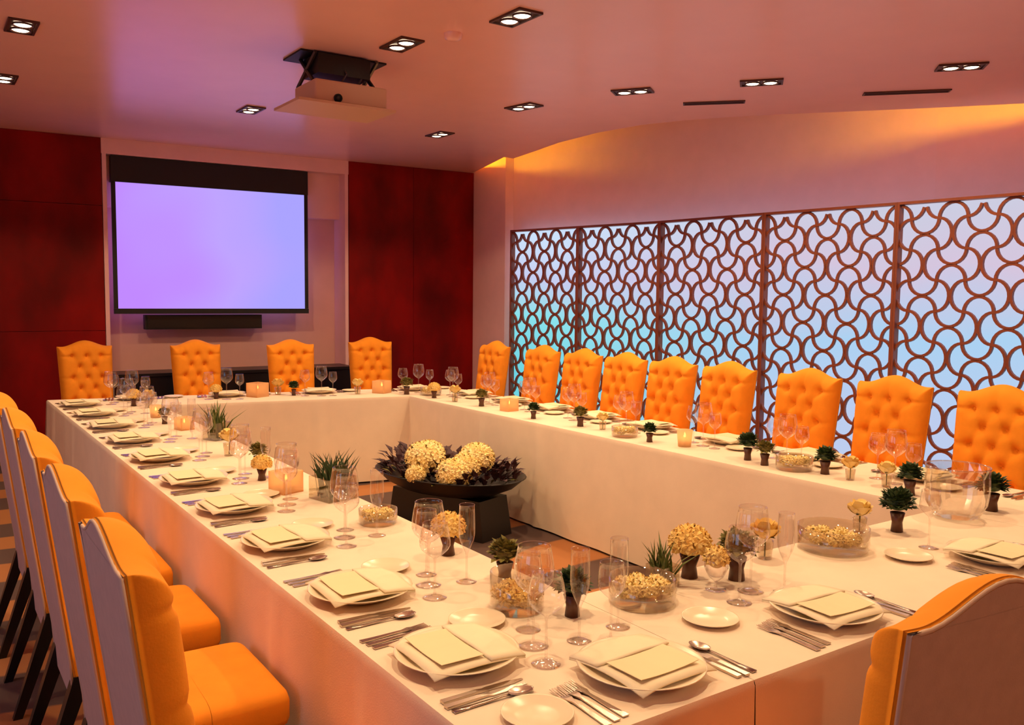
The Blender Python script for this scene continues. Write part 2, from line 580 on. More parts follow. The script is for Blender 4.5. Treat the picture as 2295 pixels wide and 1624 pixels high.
# ---------------------------------------------------------------- ceiling fixtures
def box_mesh(nm, mat, *a):
    return MB().box(*a).mesh(nm, mat)
trim_mb = MB()
for q in ((-.15, .15, -.08, -.066), (-.15, .15, .066, .08), (-.15, -.136, -.066, .066), (.136, .15, -.066, .066)):
    trim_mb.box(q[0], q[1], q[2], q[3], -.012, 0)
ME_trim = trim_mb.mesh('trim', 'bronze')
ME_back = box_mesh('backplate', 'bronze', -.137, .137, -.067, .067, -.003, -.0005)
mb = MB()
mb.lathe([(0.0, -.010), (.040, -.010), (.046, -.006), (.048, -.003)], 16)
ME_lamp = mb.mesh('lamp', 'lamp_glow', True)
mb = MB()
mb.lathe([(.049, -.003), (.052, -.014), (.056, -.014), (.056, -.003)], 16)
ME_ring = mb.mesh('lamp_ring', 'bronze', True)
def downlight(x, y, rz, label, watts=SPOT_W, wide=142, rad=.05):
    t = thing('downlight', label, 'ceiling light', (x, y, ZC), rz, 'recessed twin downlights', [
        ('trim', ME_trim), ('backplate', ME_back), ('lamp', ME_lamp, (-.062, 0, -.004), [('lamp_ring', ME_ring)]), ('lamp', ME_lamp, (.062, 0, -.004), [('lamp_ring', ME_ring)])])
    for e, sz, bl in ((watts, wide, .22), (CORE_W, min(88, wide), 1.0)):
        ld = bpy.data.lights.new('downlight_beam', 'SPOT')
        ld.energy = e
        ld.color = WARM
        ld.spot_size = math.radians(sz)
        ld.spot_blend = bl
        ld.shadow_soft_size = rad
        link('downlight_beam', ld, t, (0, 0, -.05))
    return t
for x, y, a, lab in (
        (-.31, 4.65, 90, 'twin downlight in the ceiling corner above the left chairs'),
        (-.28, 6.17, 90, 'twin downlight cut by the picture edge near the mahogany panel'),
        (1.53, 6.14, 90, 'twin downlight in the ceiling in front of the projection screen'),
        (3.37, 6.14, 90, 'twin downlight before the right mahogany panel, farthest of the curved row'),
        (1.66, 3.64, 90, 'twin downlight in the ceiling just behind the projector'),
        (1.93, 2.79, 90, 'twin downlight at the top of the ceiling, nearest the camera'),
        (3.30, 4.64, -80, 'twin downlight second from the far end of the curved row'),
        (3.64, 3.70, -55, 'twin downlight third from the far end, beside the short vent'),
        (4.19, 2.94, -50, 'twin downlight fourth from the far end, between the two vents'),
        (4.90, 1.87, -50, 'twin downlight at the near end of the curved row, above the long vent')):
    downlight(x, y, math.radians(a), lab, wide=80 if 'behind the projector' in lab else 142)
for x, y in ((-.35, 3.0), (-.35, 1.4), (1.9, 1.2), (0.3, .2), (3.3, .6), (2.8, -2.6), (.2, -3.3)):  # unseen fixtures, added to brighten the near table and the wall behind
    downlight(x, y, 0, 'twin downlight of the ceiling grid above the camera side')

for (x0, y0), (x1, y1), lab in (((4.26, 3.78), (4.59, 3.43), 'short dark slot vent in the ceiling near the curve'),
                                ((5.09, 2.72), (5.50, 2.27), 'long dark slot vent in the ceiling at the right')):
    L = math.hypot(x1 - x0, y1 - y0)
    t = thing('ceiling_vent', lab, 'vent', ((x0 + x1) / 2, (y0 + y1) / 2, ZC), math.atan2(y1 - y0, x1 - x0), 'slot vents')
    mb = MB()
    for q in ((-L / 2, L / 2, -.045, -.035), (-L / 2, L / 2, .035, .045), (-L / 2, -L / 2 + .01, -.035, .035), (L / 2 - .01, L / 2, -.035, .035)):
        mb.box(*q, -.008, 0)
    link('vent_frame', mb.mesh('vent_frame', 'bronze'), t)
    link('vent_throat', box_mesh('vent_throat', 'black_satin', -L / 2 + .01, L / 2 - .01, -.035, .035, -.003, -.0005), t)
    for yy in (-.018, 0, .018):
        link('vent_blade', box_mesh('vent_blade', 'bronze', -L / 2 + .012, L / 2 - .012, yy - .002, yy + .002, -.008, -.003), t)
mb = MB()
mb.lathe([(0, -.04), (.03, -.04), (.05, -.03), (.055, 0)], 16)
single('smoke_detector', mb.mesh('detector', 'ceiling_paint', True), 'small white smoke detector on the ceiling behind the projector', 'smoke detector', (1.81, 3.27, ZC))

# projector on its ceiling lift
PX, PY = 1.49, 4.17
t = thing('projector', 'cream projector hanging from a dark ceiling lift', 'projector', (PX, PY, 0))
link('lift_opening', MB().box(-.30, .30, -.06, .26, ZC - .012, ZC - .001).mesh('lift_opening', 'black_satin'), t)
mb = MB()
mb.box(-.25, .25, -.17, .19, 2.865, 3.005)
body = link('projector_body', mb.mesh('projector_body', 'projector_shell'), t)
bv = body.modifiers.new('bevel', 'BEVEL')
bv.width = .012
bv.segments = 2
link('cover_panel', MB().box(-.38, .29, -.22, .22, 2.845, 2.862).mesh('cover_panel', 'projector_shell'), t)
mb = MB()
M = Matrix.Translation((-.10, -.17, 2.895)) @ Matrix.Rotation(PI / 2, 4, 'X')
mb.lathe([(0, .012), (.02, .012), (.021, .0), (.026, .018), (.028, 0)], 16, M)
link('lens', mb.mesh('lens', 'black_satin', True), body)  # round dark fitting on the rear face; the optics point at the screen
mb = MB()
mb.box(-.20, .16, -.10, .15, 3.06, 3.185)
link('lift_motor', mb.mesh('lift_motor', 'black_satin'), t)
for sx in (-.23, .20):
    for fl in (-1, 1):
        mb = MB()
        mb.tube([(sx, .05 - .13 * fl, 3.008), (sx + .02, .05 + .13 * fl, 3.19)], .014, 6)
        link('scissor_arm', mb.mesh('scissor_arm', 'metal_arm'), t)
for cx, cy in ((.08, -.06), (.12, -.03), (-.04, -.08)):
    mb = MB()
    mb.tube([(cx, cy, 3.01), (cx + .03, cy - .03, 3.07), (cx + .01, cy, 3.13), (cx - .03, cy + .05, 3.188)], .008, 6)
    link('cable', mb.mesh('cable', 'metal_arm'), t)

# ---------------------------------------------------------------- screen wall
SX0, SX1 = 0.83, 2.90
t = thing('projection_screen', 'black framed projection screen glowing plain lavender', 'projection screen', ((SX0 + SX1) / 2, fw(1.87), 0), math.atan(-.046))
W2 = (SX1 - SX0) / 2
link('screen_housing', MB().box(-W2, W2, .03, .15, 2.775, 3.04).mesh('housing', 'black_satin'), t)
link('side_border', MB().box(-W2, -W2 + .04, .04, .07, 1.475, 2.774).mesh('border', 'black_satin'), t)
link('side_border', MB().box(W2 - .04, W2, .04, .07, 1.475, 2.774).mesh('border', 'black_satin'), t)
link('bottom_bar', MB().box(-W2, W2, .03, .08, 1.42, 1.474).mesh('bar', 'black_satin'), t)
link('picture', MB().box(-W2 + .04, W2 - .04, .05, .06, 1.475, 2.774).mesh('picture', 'projected_image'), t)
t = thing('soundbar', 'black soundbar speaker mounted below the projection screen', 'speaker', (1.76, fw(1.76), 1.25), math.atan(-.046))
link('speaker_case', MB().box(-.62, .62, .12, .24, 0, .155).mesh('case', 'black_satin'), t)
link('speaker_grille', MB().box(-.60, .60, .112, .12, .012, .143).mesh('grille', 'black_wood'), t)
link('wall_bracket', MB().box(-.3, .3, .24, REC - .001, .04, .11).mesh('bracket', 'black_satin'), t)
t = thing('sideboard', 'low black sideboard along the wall below the screen', 'sideboard', (2.0, fw(2.0) - .22, 0), math.atan(-.046))
link('sideboard_top', MB().box(-1.25, 1.25, -.24, .21, .80, .83).mesh('top', 'black_wood'), t)
link('carcass', MB().box(-1.23, 1.23, -.20, .20, .06, .80).mesh('carcass', 'black_wood'), t)
link('sideboard_plinth', MB().box(-1.2, 1.2, -.17, .18, 0, .06).mesh('plinth', 'black_wood'), t)
for k in range(4):
    dr = link('cabinet_door', MB().box(-1.22 + .612 * k, -1.22 + .612 * k + .604, -.217, -.2, .08, .79).mesh('door', 'black_wood'), t)
    link('knob', MB().box(-1.22 + .612 * k + .56, -1.22 + .612 * k + .57, -.235, -.217, .42, .55).mesh('knob', 'chrome_trim'), dr)

# ---------------------------------------------------------------- banquet tables and cloths
TZ = 0.75
def smooth_noise(seed):
    rnd = random.Random(seed)
    cs = [(rnd.uniform(3, 26), rnd.uniform(0, 6.28), rnd.uniform(.2, 1)) for _ in range(9)]
    return lambda s: sum(a * math.sin(f * s + p) / (1 + f * .06) for f, p, a in cs) / 2.2

def resample(path, step):
    """polyline -> [(point, outward normal, arclength)], corners rounded by averaged normals; outward = right of travel"""
    out, s = [], 0.0
    segs = []
    for a, b in zip(path[:-1], path[1:]):
        d = Vector((b[0] - a[0], b[1] - a[1]))
        segs.append((Vector(a), Vector(b), d.length, Vector((d.y, -d.x)).normalized()))
    for k, (a, b, L, nn) in enumerate(segs):
        m = max(2, int(L / step))
        for i in range(m + (1 if k == len(segs) - 1 else 0)):
            u = i / m
            p = a.lerp(b, u)
            nm = nn.copy()
            if i == 0 and k > 0:
                nm = (segs[k - 1][3] + nn)
                nm = nm / max(.5, nm.length_squared / 2)
            out.append((p, nm, s + u * L))
        s += L
    return out

def cloth(name, quad, skirts, label, seed):
    """tablecloth: flat top over quad plus hanging skirts along the given paths"""
    mb = MB()
    vs = [(x, y, TZ) for x, y in quad] + [(x, y, TZ - .004) for x, y in quad]
    mb.add(vs, [(0, 1, 2, 3), (7, 6, 5, 4)] + [(i, i + 4, (i + 1) % 4 + 4, (i + 1) % 4) for i in range(4)])
    nz = [0, .012, .03, .08, .2, .35, .5, .65, .735]
    for k, path in enumerate(skirts):
        fn = smooth_noise(seed * 10 + k)
        pl = resample(path, .035)
        rnd = random.Random(seed + k)
        total = pl[-1][2]
        pleats = [rnd.uniform(.1, total - .1) for _ in range(max(1, int(total * .8)))]
        rows = []
        for dz in nz:
            row = []
            t = dz / .735
            for p, nm, s in pl:
                drop = min(1, dz / .012)
                off = .004 * drop + .006 * t + (.5 + .5 * fn(s)) * .022 * t ** .8
                for q in pleats:
                    off += .016 * math.exp(-((s - q) / (.018 + .02 * t)) ** 2) * min(1, t * 5)
                if nm.length > 1.2:
                    off *= 1.6
                x, y = p.x + nm.x * off, p.y + nm.y * off
                row.append((x, y, TZ - dz + (0 if dz else 0)))
            rows.append(row)
        n = len(pl)
        mb.add([v for r in rows for v in r], [(j * n + i, j * n + i + 1, (j + 1) * n + i + 1, (j + 1) * n + i) for j in range(len(nz) - 1) for i in range(n - 1)])
    me = mb.mesh(name, 'tablecloth_linen', True)
    for p in me.polygons:
        if p.index < 6:
            p.use_smooth = False
    return single('tablecloth', me, label, 'tablecloth', (0, 0, 0))

LQ = [(0, 0), (.70, 0), (.70, 6.61), (0, 6.75)]
NQ = [(.702, 0), (2.718, 0), (2.718, .68), (.702, .68)]
RQ = [(2.72, 0), (3.42, 0), (3.42, 6.05), (2.72, 6.20)]
FQ = [(.702, 5.95), (2.718, 5.53), (2.718, 6.20), (.702, 6.61)]
cloth('left', LQ, [[(.70, 6.61), (0, 6.75), (0, 0), (.70, 0)][::-1][::-1], [(.70, .68), (.70, 5.95)]], 'cream tablecloth over the long left table', 1)
cloth('near', NQ, [[(.702, 0), (2.718, 0)], [(2.718, .68), (.702, .68)]], 'cream tablecloth over the near table by the single chair', 2)
cloth('right', RQ, [[(2.72, 0), (3.42, 0), (3.42, 6.05), (2.72, 6.20)], [(2.72, 5.53), (2.72, .68)]], 'cream tablecloth over the long right table below the lattice', 3)
cloth('far', FQ, [[(2.718, 6.20), (.702, 6.61)], [(.702, 5.95), (2.718, 5.53)]], 'cream tablecloth over the far table before the screen', 4)
for nm, Q, lab in (('l', LQ, 'long folding table standing under the left cream cloth'), ('n', NQ, 'long folding table standing under the near cream cloth'),
                   ('r', RQ, 'long folding table standing under the right cream cloth'), ('f', FQ, 'long folding table standing under the far cream cloth')):
    cx, cy = sum(p[0] for p in Q) / 4, sum(p[1] for p in Q) / 4
    sh = [(p[0] + (cx - p[0]) * .03, p[1] + (cy - p[1]) * .02) for p in Q]
    t = thing('banquet_table', lab, 'table', (0, 0, 0), 0, 'banquet tables under the cloths')
    mb = MB()
    prism(mb, sh, TZ - .03, TZ - .0045)
    link('tabletop', mb.mesh('tabletop', 'black_wood'), t)
    for p in Q:
        x, y = p[0] + (cx - p[0]) * .34, p[1] + (cy - p[1]) * .3
        link('leg', MB().box(x - .02, x + .02, y - .02, y + .02, 0, TZ - .0305).mesh('leg', 'black_satin'), t)

# ---------------------------------------------------------------- chairs
def ctop(x):
    a = min(abs(x) / .205, 1)
    return 1.132 + .056 * (.5 + .5 * math.cos(PI * a)) + .003 * (abs(x) / .24) ** 6
def chw(z):
    return .215 + .025 * (z - .4) / .75
def cyb(z):
    return -.235 - .10 * max(0, z - .38) / .78
BTN = []
for k, z in enumerate((1.045, .945, .845, .745, .645)):
    BTN += [(x, z) for x in ((-.125, 0, .125) if k % 2 == 0 else (-.0625, .0625))]
PLEAT = []
for i, a in enumerate(BTN):
    for b in BTN[i + 1:]:
        if abs(abs(a[1] - b[1]) - .10) < .01 and abs(abs(a[0] - b[0]) - .0625) < .01:
            PLEAT.append((a, b))
for x, z in BTN:
    if abs(x) > .1:
        PLEAT.append(((x, z), (math.copysign(.24, x), z)))
    if z > 1.04:
        PLEAT.append(((x, z), (x * 1.1, 1.19)))
def segd(p, a, b):
    ax, az = a
    bx, bz = b
    dx, dz = bx - ax, bz - az
    t = max(0, min(1, ((p[0] - ax) * dx + (p[1] - az) * dz) / (dx * dx + dz * dz)))
    return math.hypot(p[0] - ax - t * dx, p[1] - az - t * dz)
def front(x, z):
    """cushion thickness at x, z"""
    h = .092
    for b in BTN:
        d = math.hypot(x - b[0], z - b[1])
        h -= .026 * math.exp(-(d / .015) ** 2) + .022 * math.exp(-(d / .034) ** 2)
    m = min(segd((x, z), *s) for s in PLEAT)
    h -= .009 * math.exp(-(m / .011) ** 2)
    return h
def cushion():
    mb = MB()
    NU, NV = 49, 69
    def fn(u, v):
        uu = 2 * u - 1
        uu = math.sin(PI / 2 * uu)
        v = math.sin(PI / 2 * v)
        zt = ctop(uu * .24)
        z = .40 + (zt - .40) * v
        x = uu * chw(z)
        eu = max(0, 1 - ((abs(uu)) ** 10)) ** .5
        ev = max(0, 1 - (max(0, (v - .0)) ** 22)) ** .5
        th = front(x, z) * min(eu, ev) * (.75 + .25 * eu * ev) + .002
        return (x, cyb(z) + th, z)
    mb.grid(NU, NV, fn, True)
    n = NU
    # close to the rear plane
    rim = [j * n for j in range(NV)] + [(NV - 1) * n + i for i in range(1, n)] + [j * n + n - 1 for j in range(NV - 2, -1, -1)]
    st = len(mb.v)
    for i in rim:
        x, y, z = mb.v[i]
        mb.v.append((x * .99, cyb(z) - .004, z - .002))
    for k in range(len(rim) - 1):
        mb.f.append((rim[k], rim[k + 1], st + k + 1, st + k))
    return mb.mesh('backrest', 'chair_velvet', True)
def back_outline(n=18, inset=0.0):
    pts = [(-(chw(z)) + inset, z) for z in (.30, .45, .6, .75, .9, 1.03)]
    for i in range(n + 1):
        x = -.24 + .48 * i / n
        pts.append((x * (1 - inset / .24), ctop(x) - inset))
    pts += [((chw(z)) - inset, z) for z in (1.03, .9, .75, .6, .45, .30)]
    return pts
def back_panel():
    mb = MB()
    o = back_outline(18, .005)
    n = len(o)
    vs = [(x, cyb(z) + .004, z) for x, z in o] + [(x * .985, cyb(z) - .008, z - .002) for x, z in o]
    vs += [(0, cyb(z) - .032, z) for x, z in o]
    fs = [(i, i + 1, n + i + 1, n + i) for i in range(n - 1)] + [(n - 1, 0, n, 2 * n - 1)]
    half = n // 2
    # rear face as strips between mirrored points
    for i in range(half - (0 if n % 2 else 1)):
        j = n - 1 - i
        if i + 1 < j - 1 or True:
            q = (n + i, n + i + 1, n + j - 1, n + j)
            fs.append(q if len(set(q)) == 4 else tuple(dict.fromkeys(q)))
    fs = [f for f in fs if len(set(f)) >= 3]
    mb.add(vs, fs)
    return mb.mesh('back_panel', 'chair_back_linen')
def back_piping():
    mb = MB()
    mb.tube([(x * .992, cyb(z) - .006, z - .002) for x, z in back_outline(18, .004)], .0045, 6)
    return mb.mesh('piping', 'piping_cord', True)
def seat_mesh():
    mb = MB()
    NU, NV = 24, 12
    def fn(u, v):
        a = 2 * PI * u
        ph = -PI / 2 + PI * v
        p = lambda c, e: math.copysign(abs(c) ** e, c)
        x = .240 * p(math.cos(a), .15) * p(math.cos(ph), .22)
        y = .232 * p(math.sin(a), .15) * p(math.cos(ph), .22) + .004
        z = .450 + .062 * p(math.sin(ph), .45) + (.012 * (1 - min(1, (x / .24) ** 2)) * (1 - min(1, (y / .24) ** 2)) if ph > 0 else 0)
        return (x, y, z)
    mb.grid(NU + 1, NV, fn)
    return mb.mesh('seat', 'chair_velvet', True)
def leg_mesh(top, bot, rt, rb):
    mb = MB()
    b = [(bot[0] + dx * rb, bot[1] + dy * rb, bot[2]) for dx, dy in ((-1, -1), (1, -1), (1, 1), (-1, 1))]
    u = [(top[0] + dx * rt, top[1] + dy * rt, top[2]) for dx, dy in ((-1, -1), (1, -1), (1, 1), (-1, 1))]
    mb.hexa(b, u)
    return mb.mesh('leg', 'black_wood')
ME_cush, ME_bpan, ME_pipe, ME_seat = cushion(), back_panel(), back_piping(), seat_mesh()
ME_legs = [leg_mesh((sx * .205, .19, .38), (sx * .205, .19, 0), .024, .016) for sx in (-1, 1)] + \
          [leg_mesh((sx * .195, -.215, .40), (sx * .195, -.35, 0), .026, .016) for sx in (-1, 1)]
mb = MB()
mb.lathe([(0, .006), (.006, .005), (.009, .002), (.0095, -.002)], 8, Matrix.Rotation(-PI / 2, 4, 'X'))
ME_btn = mb.mesh('button', 'chair_velvet', True)
def chair(x, y, rz, label, group):
    t = thing('dining_chair', label, 'chair', (x, y, 0), rz, group, [('seat', ME_seat), ('back_panel', ME_bpan, (0, 0, 0), [('piping', ME_pipe)])])
    bk = link('backrest', ME_cush, t)
    for bx, bz in BTN:
        link('button', ME_btn, bk, (bx, cyb(bz) + .012 + front(bx, bz), bz))
    for m in ME_legs:
        link('leg', m, t)
    return t
for k, y in enumerate((.60, 1.28, 1.96, 2.64, 3.32)):
    chair(-.272, y, -PI / 2, '%s high-backed tufted chair from the camera along the left table' % ORD[k], 'orange tufted chairs on the left')
for k, y in enumerate((1.07, 1.71, 2.32, 3.01, 3.58, 4.13, 4.69, 5.29, 6.11)):
    chair(3.71, y, PI / 2, '%s orange tufted chair from the camera below the lattice screens' % ORD[k], 'orange tufted chairs on the right')
for k, (x, y, a) in enumerate(((.46, 7.40, 184), (1.40, 7.18, 181), (2.22, 6.86, 176), (3.12, 6.98, 170))):
    chair(x, y, math.radians(a), '%s orange tufted chair from the left along the far wall' % ORD[k], 'orange tufted chairs at the far end')
chair(.62, -.27, math.radians(-6), 'nearest chair, seen from behind at the bottom right corner', 'orange tufted chair at the near end')

# ---------------------------------------------------------------- table settings
mb = MB()
mb.lathe([(0, .010), (.085, .010), (.10, .013), (.148, .030), (.155, .032), (.1555, .030), (.149, .027), (.10, .006), (.085, 0), (0, 0)], 40)
ME_plate = mb.mesh('dinner_plate', 'china', True)
mb = MB()
mb.lathe([(0, .005), (.045, .005), (.052, .007), (.076, .014), (.079, .0155), (.0795, .014), (.075, .0115), (.05, .002), (.045, 0), (0, 0)], 32)
ME_bread = mb.mesh('bread_plate', 'china', True)
def slab(mb, x0, x1, y0, y1, zf, th, n=9):
    up = mb.grid(n, n, lambda u, v: (x0 + (x1 - x0) * u, y0 + (y1 - y0) * v, zf(u, v) + th))
    mb.grid(n, n, lambda u, v: (x0 + (x1 - x0) * u, y0 + (y1 - y0) * v, zf(u, v)), True)
    st = len(mb.v) - 2 * n * n
    ring = [i for i in range(n)] + [j * n + n - 1 for j in range(1, n)] + [(n - 1) * n + i for i in range(n - 2, -1, -1)] + [j * n for j in range(n - 2, 0, -1)]
    for k in range(len(ring)):
        a, b = ring[k], ring[(k + 1) % len(ring)]
        mb.f.append((st + n * n + a, st + n * n + b, st + b, st + a))
def droop(u, v, k=.011):
    a, b = 2 * u - 1, 2 * v - 1
    r = (abs(a) ** 4 + abs(b) ** 4) / 2
    return .0320 - k * (a * a * b * b) + .0010 * math.sin(5 * a + 2 * b)
mb = MB()
slab(mb, -.122, .122, -.128, .122, droop, .0035)
ME_napk = mb.mesh('napkin', 'napkin_linen', True)
mb = MB()
slab(mb, -.121, .121, .024, .123, lambda u, v: droop(u, .62 + .38 * v) + .0042 + .0012 * (1 - v), .0045)
ME_napf = mb.mesh('napkin_fold', 'napkin_linen', True)
mb = MB()
slab(mb, -.095, .095, -.095, .020, lambda u, v: .0382 + .004 * (2 * u - 1) ** 2, .0014, 5)
ME_card = mb.mesh('menu_card', 'menu_paper')
def bar(mb, pts):
    """flat tapered bar: (y, halfwidth, z, thick)"""
    vs, fs = [], []
    for y, w, z, h in pts:
        vs += [(-w, y, z), (w, y, z), (w, y, z + h), (-w, y, z + h)]
    n = len(pts)
    for i in range(n - 1):
        a, b = 4 * i, 4 * i + 4
        for q in range(4):
            r = (q + 1) % 4
            fs.append((a + q, a + r, b + r, b + q))
    fs += [(3, 2, 1, 0), tuple(4 * n - 4 + k for k in range(4))]
    mb.add(vs, fs)
mb = MB()
bar(mb, [(-.10, .009, .001, .003), (-.06, .007, .001, .003), (.02, .0035, .003, .003), (.04, .011, .004, .002), (.055, .0125, .002, .002)])
for x in (-.0105, -.0035, .0035, .0105):
    M = Matrix.Translation((x, 0, 0))
    sub = MB()
    bar(sub, [(.055, .002, .002, .002), (.095, .0013, .005, .0015)])
    mb.add(sub.v, sub.f, M)
ME_fork = mb.mesh('fork', 'silver')
mb = MB()
bar(mb, [(-.11, .008, .0005, .006), (-.02, .0065, .0005, .006), (0, .006, .0005, .004), (.01, .010, .0005, .003), (.07, .010, .0005, .002), (.11, .003, .0005, .0015)])
ME_knife = mb.mesh('knife', 'silver')
mb = MB()
bar(mb, [(-.10, .0085, .001, .003), (-.05, .006, .001, .003), (.03, .003, .004, .003), (.045, .004, .004, .002)])
mb.lathe([(0, .000), (.012, .001), (.019, .005), (.021, .008), (.0195, .0075), (.012, .003), (0, .002)], 14, Matrix.Translation((0, .075, .0005)), .95, 1.6)
ME_spoon = mb.mesh('spoon', 'silver', True)
def glass_mesh(H, rb, rr, hb, foot=.034):
    """H height, rb max bowl radius, rr rim radius, hb bowl height"""
    z0 = H - hb
    prof = [(0, .004), (foot * .5, .0035), (foot, .0015), (foot, .0), (foot * .5, .0), (.006, .006), (.0038, .018), (.0036, z0 - .01), (.006, z0)]
    for k in range(1, 9):
        u = k / 8
        if u < .42:
            r = rb * math.sin(PI / 2 * (u / .42)) ** .75
        else:
            r = rb + (rr - rb) * ((u - .42) / .58) ** 1.6
        prof.append((max(r, .007), z0 + hb * u))
    prof += [(rr + .0012, H + .0006), (rr + .0004, H + .0018), (rr - .0010, H + .0008)]
    mb = MB()
    mb.lathe(prof, 20)
    return mb.mesh('glass', 'crystal', True)
GL = {'large red wine glass': glass_mesh(.262, .053, .042, .13, .040), 'round wine glass': glass_mesh(.225, .047, .036, .105, .037),
      'small white wine glass': glass_mesh(.21, .037, .031, .095, .034), 'slim champagne flute': glass_mesh(.245, .026, .024, .15, .033)}
GSET = [('large red wine glass', .03, .385), ('round wine glass', .135, .345), ('small white wine glass', -.065, .435), ('slim champagne flute', .07, .50)]

def setting(x, y, rz, phrase, grp, bread=(-.18, .345), glasses=GSET, z=TZ, cut=True, plate=True, jit=0.0):
    M = Matrix.Translation((x, y, z)) @ Matrix.Rotation(rz, 4, 'Z')
    rnd = random.Random(int(x * 1000 + y * 77))
    W = lambda a, b, c=0.0: tuple(M @ Vector((a, b, c)))
    PCY = .172
    j = rnd.uniform(-.06, .06)
    if plate:
        single('dinner_plate', ME_plate, 'cream dinner plate ' + phrase, 'plate', W(0, PCY, .0005), rz, 'dinner plates ' + grp)
        nk = thing('napkin', 'folded cream napkin ' + phrase, 'napkin', W(0, PCY, .0015), rz + j, 'napkins ' + grp, [('napkin_sheet', ME_napk), ('napkin_fold', ME_napf)])
        single('menu_card', ME_card, 'pale menu card ' + phrase, 'menu', W(0, PCY, .0015), rz + j, 'menu cards ' + grp)
    if bread:
        single('bread_plate', ME_bread, 'round bread plate ' + phrase, 'plate', W(*bread, .0005), rz, 'bread plates ' + grp)
    if cut:
        for nm, me, xx, yy, lb in (('fork', ME_fork, -.178, .13, 'inner silver fork'), ('fork', ME_fork, -.205, .125, 'middle silver fork'), ('fork', ME_fork, -.232, .12, 'outer silver fork'),
                                   ('knife', ME_knife, .178, .135, 'inner silver knife'), ('knife', ME_knife, .203, .13, 'outer silver knife'), ('spoon', ME_spoon, .232, .125, 'silver soup spoon')):
            single(nm, me, lb + ' ' + phrase, nm, W(xx, yy, .0008), rz + rnd.uniform(-.03, .03), nm + 's ' + grp)
    for nm, gx, gy in glasses:
        single('wine_glass' if 'flute' not in nm else 'champagne_flute', GL[nm], nm + ' ' + phrase, 'glass', W(gx + rnd.uniform(-.004, .004), gy + rnd.uniform(-.004, .004), .0006), rz, nm + 's ' + grp)

for k, y in enumerate((.48, 1.04, 1.67, 2.27, 2.90, 3.58, 4.26, 4.93, 5.58, 6.22)):
    setting(0, y, -PI / 2, 'at the %s place from the camera along the left table' % ORD[k], 'on the left table', (-.18, .345) if k < 9 else None, GSET[:1] if k == 9 else GSET[:3] if k in (3, 5, 7) else GSET)
GN = [('large red wine glass', .05, .37), ('round wine glass', -.05, .40), ('small white wine glass', .12, .42), ('slim champagne flute', .02, .46)]
setting(.50, 0, 0, 'at the first place from the left along the near table', 'on the near table', (-.335, .135), [('small white wine glass', .07, .36), ('slim champagne flute', .15, .43)])
setting(1.21, 0, 0, 'at the second place from the left along the near table', 'on the near table', (-.315, .315), [('round wine glass', -.13, .37), ('large red wine glass', -.02, .42), ('slim champagne flute', .06, .36)])
setting(2.17, 0, 0, 'at the third place from the left along the near table', 'on the near table', (-.245, .345), [('small white wine glass', -.06, .38)])
for k, y in enumerate((.40, 1.07, 1.71, 2.32, 3.01, 3.58, 4.13, 4.69, 5.29)):
    setting(3.42, y, PI / 2, 'at the %s place from the camera along the right table' % ORD[k], 'on the right table', (-.19, .30),
            [('large red wine glass', .01, .39), ('round wine glass', .13, .35), ('small white wine glass', -.09, .40)] if k else [('round wine glass', .02, .33)])
for k, (x, a) in enumerate(((.66, 168), (1.38, 168), (2.16, 168), (3.02, 168))):
    yo = 6.75 - .2 * x - (.0 if x < 2.7 else .03)
    setting(x, yo, math.radians(a), 'at the %s place from the left along the far table' % ORD[k], 'on the far table', (-.30, .12),
            [('large red wine glass', .02, .40), ('round wine glass', .16, .36), ('small white wine glass', -.08, .42)])

# ---------------------------------------------------------------- flowers, candles and small vases
def petals_ball(mb, c, r, n, pr, seed, squash=.8, lo=-.35):
    rnd = random.Random(seed)
    for i in range(n):
        zz = lo + (1 - lo) * (i + .5) / n
        a = i * 2.39996 + rnd.uniform(-.2, .2)
        rr = math.sqrt(max(0, 1 - zz * zz))
        d = Vector((rr * math.cos(a), rr * math.sin(a), zz))
        p = Vector(c) + Vector((d.x * r, d.y * r, d.z * r * squash))
        u = d.cross(Vector((.3, .2, 1))).normalized()
        w = d.cross(u)
        s = pr * rnd.uniform(.8, 1.2)
        an = rnd.uniform(0, 6.28)
        e1 = (u * math.cos(an) + w * math.sin(an)) * s
        e2 = (w * math.cos(an) - u * math.sin(an)) * s
        up = d * s * .45
        mb.add([p + up * .2, p + e1 + up, p + (e1 + e2) * .62 - up * .3, p + e2 + up, p + (e2 - e1) * .62 - up * .3, p - e1 + up, p - (e1 + e2) * .62 - up * .3, p - e2 + up, p + (e1 - e2) * .62 - up * .3],
               [(0, 1, 2), (0, 2, 3), (0, 3, 4), (0, 4, 5), (0, 5, 6), (0, 6, 7), (0, 7, 8), (0, 8, 1)])
def core(mb, c, r, sq=.8, n=12):
    prof = [(r * math.cos(a), c[2] + r * sq * math.sin(a)) for a in [(-PI / 2 + PI * k / 8) for k in range(9)]]
    mb.lathe([(max(0, p[0]), p[1]) for p in prof], n, Matrix.Translation((c[0], c[1], 0)))
def leaf(mb, p, d, L, w, curl=.2, up=Vector((0, 0, 1))):
    d = d.normalized()
    s = d.cross(up)
    if s.length < .05:
        s = Vector((1, 0, 0))
    s = s.normalized() * w
    nrm = s.cross(d).normalized()
    a, m, t = p, p + d * L * .5 + nrm * L * curl * .5, p + d * L - nrm * L * curl * .2
    mb.add([a, m + s, t, m - s, m - nrm * w * .3], [(0, 1, 4), (1, 2, 4), (2, 3, 4), (3, 0, 4)])
